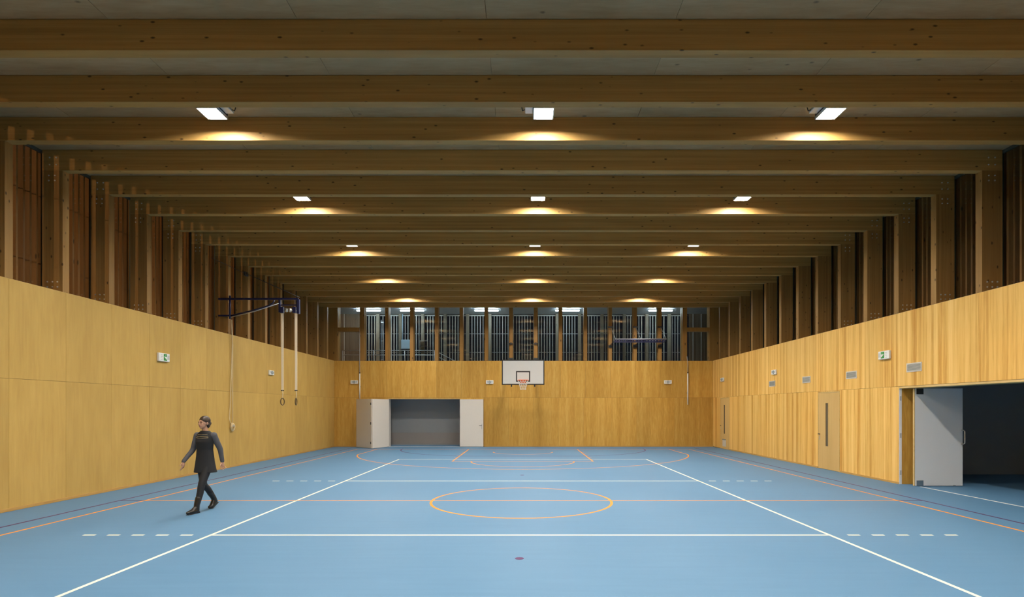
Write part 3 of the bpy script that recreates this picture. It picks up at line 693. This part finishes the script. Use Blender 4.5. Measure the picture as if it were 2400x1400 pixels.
for k in range(len(levels)-1):
    for j in range(nl):
        atube(bm, [netp(k, j, k % 2), netp(k+1, j, (k+1) % 2)], 0.0065, 5); atube(bm, [netp(k, j, k % 2), netp(k+1, j-1 if (k+1) % 2 else j+1, (k+1) % 2)], 0.0065, 5)
mk('net', bm, M_NET, hp)
# wall-mounted carrying frame behind the board
for s, xm in ((-1, mull_x[6]), (1, mull_x[7])):
    xa = s*0.50; xw = xm-XB; yw = YB-YBD-0.002
    tube('support_arm', [(xa, 0.05, 0.78), (xw, yw-0.03, 1.05 + 0.26)], 0.025, M_DKSTEEL, hp)
    tube('support_arm', [(xa, 0.05, 0.05), (xa, 0.30, -0.06), (xw, yw-0.03, 1.33)], 0.02, M_DKSTEEL, hp)
    tube('support_post', [(xa, 0.055, -0.10), (xa, 0.055, 0.95)], 0.028, M_DKSTEEL, hp)
    boxes('wall_plate', [((xw-0.10, yw-0.02, 1.24), (xw+0.10, yw, 1.40))], M_DKSTEEL, hp)
    boxes('wall_hook', [((xw-0.09, yw-0.06, 4.94-ZBB), (xw+0.09, yw, 4.99-ZBB)), ((xw-0.03, yw-0.09, 4.91-ZBB), (xw+0.03, yw, 5.03-ZBB))], M_BLACK, hp)

# ------------------------------------------------------------------ gymnastics ring bracket on the left wall
YR, ZR = 17.04, 5.215
rg = empty('ring_bracket', (XL, YR, 4.70)); tag(rg, 'navy swing-out wall bracket carrying the gymnastics rings', 'bracket')
dz = ZR-4.70
boxes('top_bar', [((-0.26, -0.035, dz-0.03), (2.20, 0.03, dz+0.03))], M_NAVY, rg, bev=0.004)
boxes('bottom_bar', [((-0.26, -0.035, -0.025), (0.16, 0.03, 0.025))], M_NAVY, rg, bev=0.004)
tube('post', [(0.10, -0.02, -0.10), (0.10, -0.02, dz+0.10)], 0.03, M_NAVY, rg, 10)
tube('strut', [(0.14, -0.02, 0.0), (0.85, -0.02, 0.17), (1.30, -0.02, 0.31), (1.42, -0.02, 0.38), (1.47, -0.02, 0.48)], 0.024, M_NAVY, rg, 10)
tube('pull_rod', [(0.16, -0.06, -0.055), (0.9, -0.06, 0.13), (1.62, -0.06, 0.37)], 0.012, M_GALV, rg)
tr = boxes('trolley_frame', [((1.60, -0.04, 0.10), (1.66, 0.04, dz-0.03)), ((2.17, -0.05, 0.06), (2.24, 0.05, dz-0.01)), ((1.64, -0.02, 0.31), (2.2, 0.02, 0.345))], M_NAVY, rg, bev=0.003)
for xx in (1.70, 2.08): boxes('strap_guide', [((xx-0.05, -0.05, 0.08), (xx+0.05, 0.05, 0.27))], M_NAVY, tr, bev=0.004)
bm = bmesh.new(); bmesh.ops.create_cone(bm, cap_ends=True, segments=18, radius1=0.06, radius2=0.06, depth=0.05)
pm = to_mesh('pulley', bm, M_STEEL, True)
for xx in (1.84, 1.95): mko('pulley', pm, tr, (xx, -0.03, 0.17), (PI/2, 0, 0))
tube('tie_rod', [(1.66, -0.02, 0.15), (2.17, -0.02, 0.15)], 0.01, M_GALV, tr)
tube('guy_wire', [(2.24, 0, dz+0.05), (0.20, 1.0, 1.50), (0.0, 1.10, 1.56)], 0.011, M_DKSTEEL, rg, 6)
boxes('guy_anchor', [((-0.01, 1.02, 1.50), (0.06, 1.2, 1.62))], M_DKSTEEL, rg)
tube('guy_wire', [(0.03, 1.08, 1.56), (0.02, -0.9, 1.55)], 0.006, M_DKSTEEL, rg, 6)
GR = 'gymnastics rings hanging from the navy bracket'
for xx, ra in ((1.70, 84), (2.12, 100)):
    q = empty('gymnastic_ring', (XL+xx+0.01, YR, 1.93)); tag(q, 'wooden gymnastics ring on a cream strap, hung %s of the navy bracket' % ('on the wall side' if xx < 2 else 'at the outer end'), 'gymnastics ring', GR)
    bm = bmesh.new(); abox(bm, (-0.034, -0.006, 0.47), (0.034, 0.006, 2.845)); mk('strap', bm, M_STRAP, q)
    tube('strap_tail', [(0, 0, 0.47), (0.012, 0, 0.36), (0.0, 0, 0.235)], 0.014, M_ROPE, q)
    boxes('buckle', [((-0.04, -0.012, 0.45), (0.04, 0.012, 0.48))], M_DKSTEEL, q)
    bm = bmesh.new(); atube(bm, [(0.105*math.cos(2*PI*i/28), 0, 0.12+0.105*math.sin(2*PI*i/28)) for i in range(28)], 0.016, 8, True)
    mk('ring', bm, M_RING, q, (0, 0, 0), (0, 0, math.radians(ra)), smooth=True)
# pull cord tied to the wall
cr_ = empty('pull_cord', (XL, 17.30, 1.20)); tag(cr_, 'cream pull cord hanging down the wall and coiled on a cleat', 'rope')
tube('cord', [(0.13, -0.22, 3.385), (0.06, -0.04, 2.6), (0.035, 0.0, 1.4), (0.035, 0.0, 0.12)], 0.011, M_ROPE, cr_, 6)
tube('cord', [(0.115, -0.235, 3.385), (0.055, -0.055, 2.7), (0.035, -0.13, 0.9), (0.035, -0.19, 0.35), (0.035, -0.15, 0.22), (0.035, -0.02, 0.14)], 0.011, M_ROPE, cr_, 6)
bm = bmesh.new()
for t, (a, b, tl) in enumerate(((0.10, 0.13, 0.2), (0.085, 0.115, -0.3), (0.11, 0.10, 0.5), (0.06, 0.08, 0.1))):
    atube(bm, [(0.03+0.012*t, a*math.cos(2*PI*i/24)*math.cos(tl)-b*math.sin(2*PI*i/24)*math.sin(tl), 0.06+a*math.cos(2*PI*i/24)*math.sin(tl)+b*math.sin(2*PI*i/24)*math.cos(tl)) for i in range(24)], 0.011, 6, True)
mk('coil', bm, M_ROPE, cr_, smooth=True)
boxes('cleat', [((0.0, -0.02, 0.06), (0.05, 0.02, 0.13)), ((0.05, -0.07, 0.08), (0.065, 0.07, 0.11))], M_GALV, cr_, bev=0.003)

# ------------------------------------------------------------------ folded rack on the end wall
fr2 = empty('folded_frame', (mull_x[10], YB, 5.0)); tag(fr2, 'navy folded apparatus frame with perforated beam across the end windows', 'apparatus frame')
X2 = 2*MP; yb2 = -0.34
tube('top_tube', [(0.18, yb2, 0.155), (X2+0.22, yb2, 0.155)], 0.028, M_GALV, fr2, 10)
boxes('beam', [((0.10, yb2-0.02, -0.01), (X2+0.06, yb2+0.02, 0.045)), ((0.14, yb2-0.02, 0.10), (X2+0.16, yb2+0.02, 0.13))] + [((0.16+0.1415*i, yb2-0.02, 0.045), (0.225+0.1415*i, yb2+0.02, 0.10)) for i in range(17)], M_NAVY, fr2)
for i in range(3):
    xx = MP*i
    boxes('wall_bracket', [((xx-0.12, -0.03, 0.74), (xx+0.12, -0.001, 0.80))], M_DKSTEEL, fr2)
    tube('stay', [(xx+0.03, -0.03, 0.74), (xx+0.19 if i < 2 else X2+0.21, yb2, 0.17)], 0.012, M_GALV, fr2)
    tube('arm', [(xx-0.06, -0.03, -0.16), (xx+0.06, -0.2, -0.03), (xx+0.12, yb2, 0.02)], 0.016, M_DKSTEEL, fr2)
    boxes('wall_bracket', [((xx-0.10, -0.025, -0.22), (xx+0.10, -0.001, -0.10))], M_DKSTEEL, fr2)
tube('end_link', [(X2+0.21, yb2, 0.15), (X2+0.12, yb2, 0.34), (X2+0.12, yb2, 0.5)], 0.012, M_GALV, fr2)
tube('end_link', [(X2+0.21, yb2, 0.15), (X2+0.16, yb2, 0.05), (X2+0.02, yb2, 0.0)], 0.014, M_NAVY, fr2)

# crank rods hanging on the end wall
def crank(x, ztop, zmid, zbot, dx, label):
    r = empty('crank_rod', (x, YB, zbot)); tag(r, label, 'crank rod')
    tube('upper_rod', [(dx, -0.10, ztop-zbot), (0.0, -0.07, ztop-zbot-0.35), (0, -0.06, zmid-zbot)], 0.016, M_GALV, r)
    tube('joint', [(0, -0.06, zmid-zbot-0.03), (0, -0.06, zmid-zbot+0.03)], 0.028, M_DKSTEEL, r)
    tube('lower_rod', [(0, -0.06, zmid-zbot-0.03), (0, -0.06, 0.0)], 0.026, M_WHITE_P, r, 10)
    boxes('wall_clip', [((-0.03, -0.06, 0.55), (0.03, -0.001, 0.60))], M_DKSTEEL, r)
    return r
crank(-7.92, 5.75, 3.56, 2.32, 0.0, 'white crank rod hanging down the end wall above the folding door')
crank(7.86, 4.35, 3.57, 2.02, -0.05, 'white crank rod hanging down the end wall near the corner with the timber door')

# ------------------------------------------------------------------ walking person
M_SKIN = plain('skin', (0.50, 0.27, 0.17), 0.5)
M_HAIR = plain('dark_hair', (0.035, 0.018, 0.008), 0.5)
M_CLOTHB = plain('black_cloth', (0.012, 0.012, 0.014), 0.85)
M_CLOTHG = plain('charcoal_cloth', (0.075, 0.075, 0.085), 0.9, noise=0.15)
M_LEG = plain('black_leggings', (0.010, 0.010, 0.012), 0.7)
M_BOOT = plain('black_leather', (0.014, 0.012, 0.010), 0.3)
M_STRIPE = plain('pale_stripe', (0.42, 0.33, 0.17), 0.8)
M_EYE = plain('eye_dark', (0.02, 0.012, 0.01), 0.2)
M_LIP = plain('lip', (0.38, 0.13, 0.10), 0.5)
def blob(bm, c, r, sc=(1, 1, 1), rot=None):
    m = Matrix.Translation(c) @ (rot or Matrix.Identity(4)) @ Matrix.Diagonal((*[r*s for s in sc], 1))
    bmesh.ops.create_uvsphere(bm, u_segments=20, v_segments=14, radius=1.0, matrix=m)
def limb(bm, pts, rs, seg=14, sub=6):
    """rounded tapering limb through points with Catmull-Rom smoothing"""
    P = [Vector(p) for p in pts]; out = []; ro = []
    for i in range(len(P)-1):
        p0, p1, p2, p3 = P[max(i-1, 0)], P[i], P[i+1], P[min(i+2, len(P)-1)]
        for j in range(sub):
            t = j/sub
            out.append(0.5*((2*p1)+(p2-p0)*t+(2*p0-5*p1+4*p2-p3)*t*t+(-p0+3*p1-3*p2+p3)*t**3)); ro.append(rs[i]+(rs[i+1]-rs[i])*t)
    out.append(P[-1]); ro.append(rs[-1])
    atube(bm, out, ro, seg); blob(bm, out[0], ro[0]); blob(bm, out[-1], ro[-1])
def remesh(o, vox, sm=4):
    m = o.modifiers.new('remesh', 'REMESH'); m.mode = 'VOXEL'; m.voxel_size = vox; m.use_smooth_shade = True
    s = o.modifiers.new('smooth', 'SMOOTH'); s.factor = 0.5; s.iterations = sm
    return o
def torso(bm, rings, seg=28):
    """closed elliptical loft; rings are (z, cx, cy, rx, ry)"""
    R = [[bm.verts.new((cx_+rx*math.cos(2*PI*i/seg), cy_+ry*math.sin(2*PI*i/seg), z)) for i in range(seg)] for z, cx_, cy_, rx, ry in rings]
    for A, B in zip(R[:-1], R[1:]):
        for i in range(seg): bm.faces.new((A[i], A[(i+1) % seg], B[(i+1) % seg], B[i]))
    bm.faces.new(R[0][::-1]); bm.faces.new(R[-1])
per = empty('person', (-5.72, 9.90, 0), math.radians(-10)); tag(per, 'person walking in black tunic, grey sleeves, black leggings and ankle boots', 'person')
J = dict(hL=(0.080, -0.01, 0.86), kL=(0.052, -0.150, 0.475), aL=(0.030, -0.245, 0.10), hR=(-0.085, 0.01, 0.86), kR=(-0.075, 0.055, 0.468), aR=(-0.060, 0.300, 0.165),
         sL=(0.155, 0.02, 1.35), eL=(0.205, 0.12, 1.10), wL=(0.218, 0.16, 0.88), sR=(-0.155, 0.0, 1.35), eR=(-0.225, -0.03, 1.09), wR=(-0.262, -0.20, 0.90))
bm = bmesh.new()
torso(bm, [(0.80, 0, 0, 0.10, 0.085), (0.88, 0, 0, 0.155, 0.105), (0.98, 0, 0, 0.14, 0.10), (1.10, 0, -0.005, 0.125, 0.092), (1.24, 0, -0.01, 0.145, 0.10), (1.35, 0, 0, 0.155, 0.085), (1.41, 0, 0, 0.09, 0.06), (1.44, 0, 0, 0.05, 0.05)])
for s in 'LR':
    limb(bm, [J['h'+s], J['k'+s], J['a'+s]], [0.070, 0.040, 0.028], 14, 1); limb(bm, [J['s'+s], J['e'+s], J['w'+s]], [0.048, 0.036, 0.025])
limb(bm, [(0, 0.0, 1.40), (0, -0.012, 1.50)], [0.052, 0.047])
HC = Vector((0, -0.03, 1.575))                                  # head turned a little to the walking side
hrot = Matrix.Rotation(math.radians(-12), 4, 'Z')
def hp_(x, y, z): return HC + hrot @ Vector((x, y, z))
blob(bm, hp_(0, 0.012, 0.018), 0.088, (0.86, 1.05, 1.02), hrot); blob(bm, hp_(0, -0.028, -0.038), 0.062, (0.88, 0.95, 1.05), hrot); blob(bm, hp_(0, -0.052, -0.082), 0.026, (1.1, 0.9, 0.8), hrot)
blob(bm, hp_(0, -0.096, -0.018), 0.015, (0.85, 1.1, 1.0), hrot); limb(bm, [hp_(0, -0.083, 0.022), hp_(0, -0.096, -0.012)], [0.008, 0.011], 8, 2)
for s in (-1, 1): blob(bm, hp_(s*0.078, 0.012, -0.005), 0.026, (0.4, 0.75, 1.15), hrot); blob(bm, hp_(s*0.034, -0.060, -0.022), 0.020, (1, 0.8, 0.9), hrot)
def hand(bm, w, d, side, fwd):
    w = Vector(w); d = Vector(d).normalized(); f = Vector(fwd); f = (f-d*f.dot(d)).normalized(); n = d.cross(f)*side
    limb(bm, [w, w+d*0.045, w+d*0.085], [0.023, 0.027, 0.024], 10, 3)
    blob(bm, w+d*0.06+f*0.012, 0.024, (1, 1, 1)); blob(bm, w+d*0.06-f*0.014, 0.024)
    for k, ln in enumerate((0.066, 0.074, 0.070, 0.055)):
        b0 = w+d*(0.088-0.003*k)+f*(0.033-0.0215*k); c = n*(0.010+0.004*k)
        limb(bm, [b0, b0+d*ln*0.45+c*0.4+f*(0.0035-0.0025*k), b0+d*ln*0.78+c*1.2+f*(0.006-0.0042*k), b0+d*ln*0.97+c*2.2+f*(0.007-0.005*k)], [0.0084, 0.0080, 0.0074, 0.0064], 8, 3)
    b0 = w+d*0.03+f*0.024
    limb(bm, [b0, b0+d*0.026+f*0.026+n*0.010, b0+d*0.050+f*0.040+n*0.016], [0.012, 0.0105, 0.0085], 8, 3)
hand(bm, J['wR'], (-0.02, -0.12, -0.9), 1, (0.2, -1, 0)); hand(bm, J['wL'], (0.0, 0.05, -0.9), -1, (-0.1, -1, 0))
body = remesh(mk('body', bm, M_SKIN, per), 0.0042, 1)
bm = bmesh.new()                                                # leggings
for s in 'LR':
    h, k, a = (Vector(J[q+s]) for q in 'hka'); limb(bm, [h, h.lerp(k, 0.5), k, k.lerp(a, 0.35)+Vector((0, 0.012, 0)), a], [0.088, 0.073, 0.058, 0.056, 0.042])
blob(bm, (0, 0, 0.87), 0.155, (1, 0.72, 0.6))
remesh(mk('leggings', bm, M_LEG, per), 0.008, 3)
bm = bmesh.new()                                                # tunic with flared hem
torso(bm, [(0.69, 0, 0.01, 0.205, 0.155), (0.74, 0, 0.005, 0.195, 0.145), (0.86, 0, 0, 0.175, 0.125), (0.98, 0, 0, 0.158, 0.115), (1.10, 0, -0.005, 0.145, 0.108), (1.24, 0, -0.01, 0.163, 0.117), (1.33, 0, 0, 0.172, 0.10), (1.40, 0, 0, 0.125, 0.078), (1.435, 0, 0, 0.075, 0.066)])
for s in 'LR': blob(bm, J['s'+s], 0.055)
remesh(mk('tunic', bm, M_CLOTHB, per), 0.009, 4)
for s in 'LR':                                                  # sleeves
    bm = bmesh.new(); sh, el, wr_ = (Vector(J[q+s]) for q in 'sew'); limb(bm, [sh, sh.lerp(el, 0.5), el, el.lerp(wr_, 0.5), wr_], [0.060, 0.052, 0.046, 0.040, 0.034])
    remesh(mk('sleeve', bm, M_CLOTHG, per), 0.007, 3)
for z, t in ((1.385, 0), (1.355, 1), (1.325, 2)):               # pale stripes across the chest
    rx, ry = {0: (0.138, 0.086), 1: (0.166, 0.099), 2: (0.173, 0.106)}[t]
    tube('neck_stripe', [(rx*0.90*math.sin(a), -ry*math.cos(a)-0.004, z-0.018*math.cos(a)) for a in [(-0.9+1.8*i/14) for i in range(15)]], 0.0045, M_STRIPE, per, 6)
for s in 'LR':                                                  # ankle boots
    a = Vector(J['a'+s]); bm = bmesh.new()
    if s == 'L': toe, ball, heel = Vector((0.022, -0.425, 0.036)), Vector((0.026, -0.35, 0.042)), Vector((0.030, -0.235, 0.05))
    else: toe, ball, heel = Vector((-0.055, 0.175, 0.034)), Vector((-0.057, 0.225, 0.048)), Vector((-0.060, 0.315, 0.115))
    sh = (Vector(J['k'+s])-a).normalized()
    limb(bm, [a+sh*0.16, a+sh*0.05, heel], [0.052, 0.048, 0.046]); limb(bm, [heel, ball, toe], [0.045, 0.042, 0.030]); limb(bm, [a, ball], [0.042, 0.036])
    b = remesh(mk('boot', bm, M_BOOT, per), 0.007, 3)
    bm = bmesh.new(); d = toe-heel
    for i in range(2): pass
    if s == 'L': abox(bm, (-0.004, -0.444, 0.0), (0.058, -0.19, 0.011)); abox(bm, (-0.002, -0.255, 0.0), (0.060, -0.19, 0.032)); bevel(bm, 0.004); mk('sole', bm, M_BLACK, b)
    else:
        abox(bm, (-0.034, -0.2, -0.012), (0.034, 0.03, 0.002)); bevel(bm, 0.004); so = mk('sole', bm, M_BLACK, b, (-0.058, 0.345, 0.080), (math.radians(30), 0, 0))
bm = bmesh.new()                                                # hair
blob(bm, hp_(0, 0.021, 0.040), 0.092, (0.93, 1.03, 0.97), hrot); blob(bm, hp_(0, 0.060, -0.02), 0.07, (1.05, 0.75, 1.15), hrot); blob(bm, hp_(0, 0.11, -0.01), 0.034, (1, 1, 1), hrot)
for s in (-1, 1): limb(bm, [hp_(s*0.070, -0.004, 0.045), hp_(s*0.074, 0.022, 0.0), hp_(s*0.062, 0.045, -0.05)], [0.016, 0.014, 0.022])
remesh(mk('hair', bm, M_HAIR, per), 0.006, 3)
for s in (-1, 1):
    bm = bmesh.new(); blob(bm, hp_(s*0.030, -0.0795, 0.006), 0.009, (1.3, 0.6, 0.8), hrot); mk('eye', bm, M_EYE, per, smooth=True)
    bm = bmesh.new(); limb(bm, [hp_(s*0.016, -0.084, 0.026), hp_(s*0.044, -0.076, 0.026)], [0.004, 0.003], 6, 3); mk('eyebrow', bm, M_HAIR, per, smooth=True)
bm = bmesh.new(); limb(bm, [hp_(-0.022, -0.080, -0.052), hp_(0, -0.089, -0.051), hp_(0.022, -0.080, -0.052)], [0.003, 0.0062, 0.003], 8, 4); mk('lips', bm, M_LIP, per, smooth=True)

# ------------------------------------------------------------------ outside: ground and light mast
struct(boxes('ground_outside', [((-70, -40, -0.6), (40, 60, -0.21))], M_GROUND), 'dark asphalt ground outside the hall', 'ground')
ms = empty('light_mast', (-50.0, -8.5, -0.21)); tag(ms, 'tall steel light mast outside the slatted windows', 'light mast')
tube('pole', [(-0.3, 0, 0), (-0.3, 0, 14.6)], [0.14, 0.08], M_GALV, ms, 10)
boxes('lamp_head', [((-0.45, -0.35, 14.72), (0.25, 0.35, 14.9))], M_DKSTEEL, ms, bev=0.02)
boxes('lamp_glass', [((-0.1, -0.25, 14.70), (0.2, 0.25, 14.719))], M_STREET, ms)
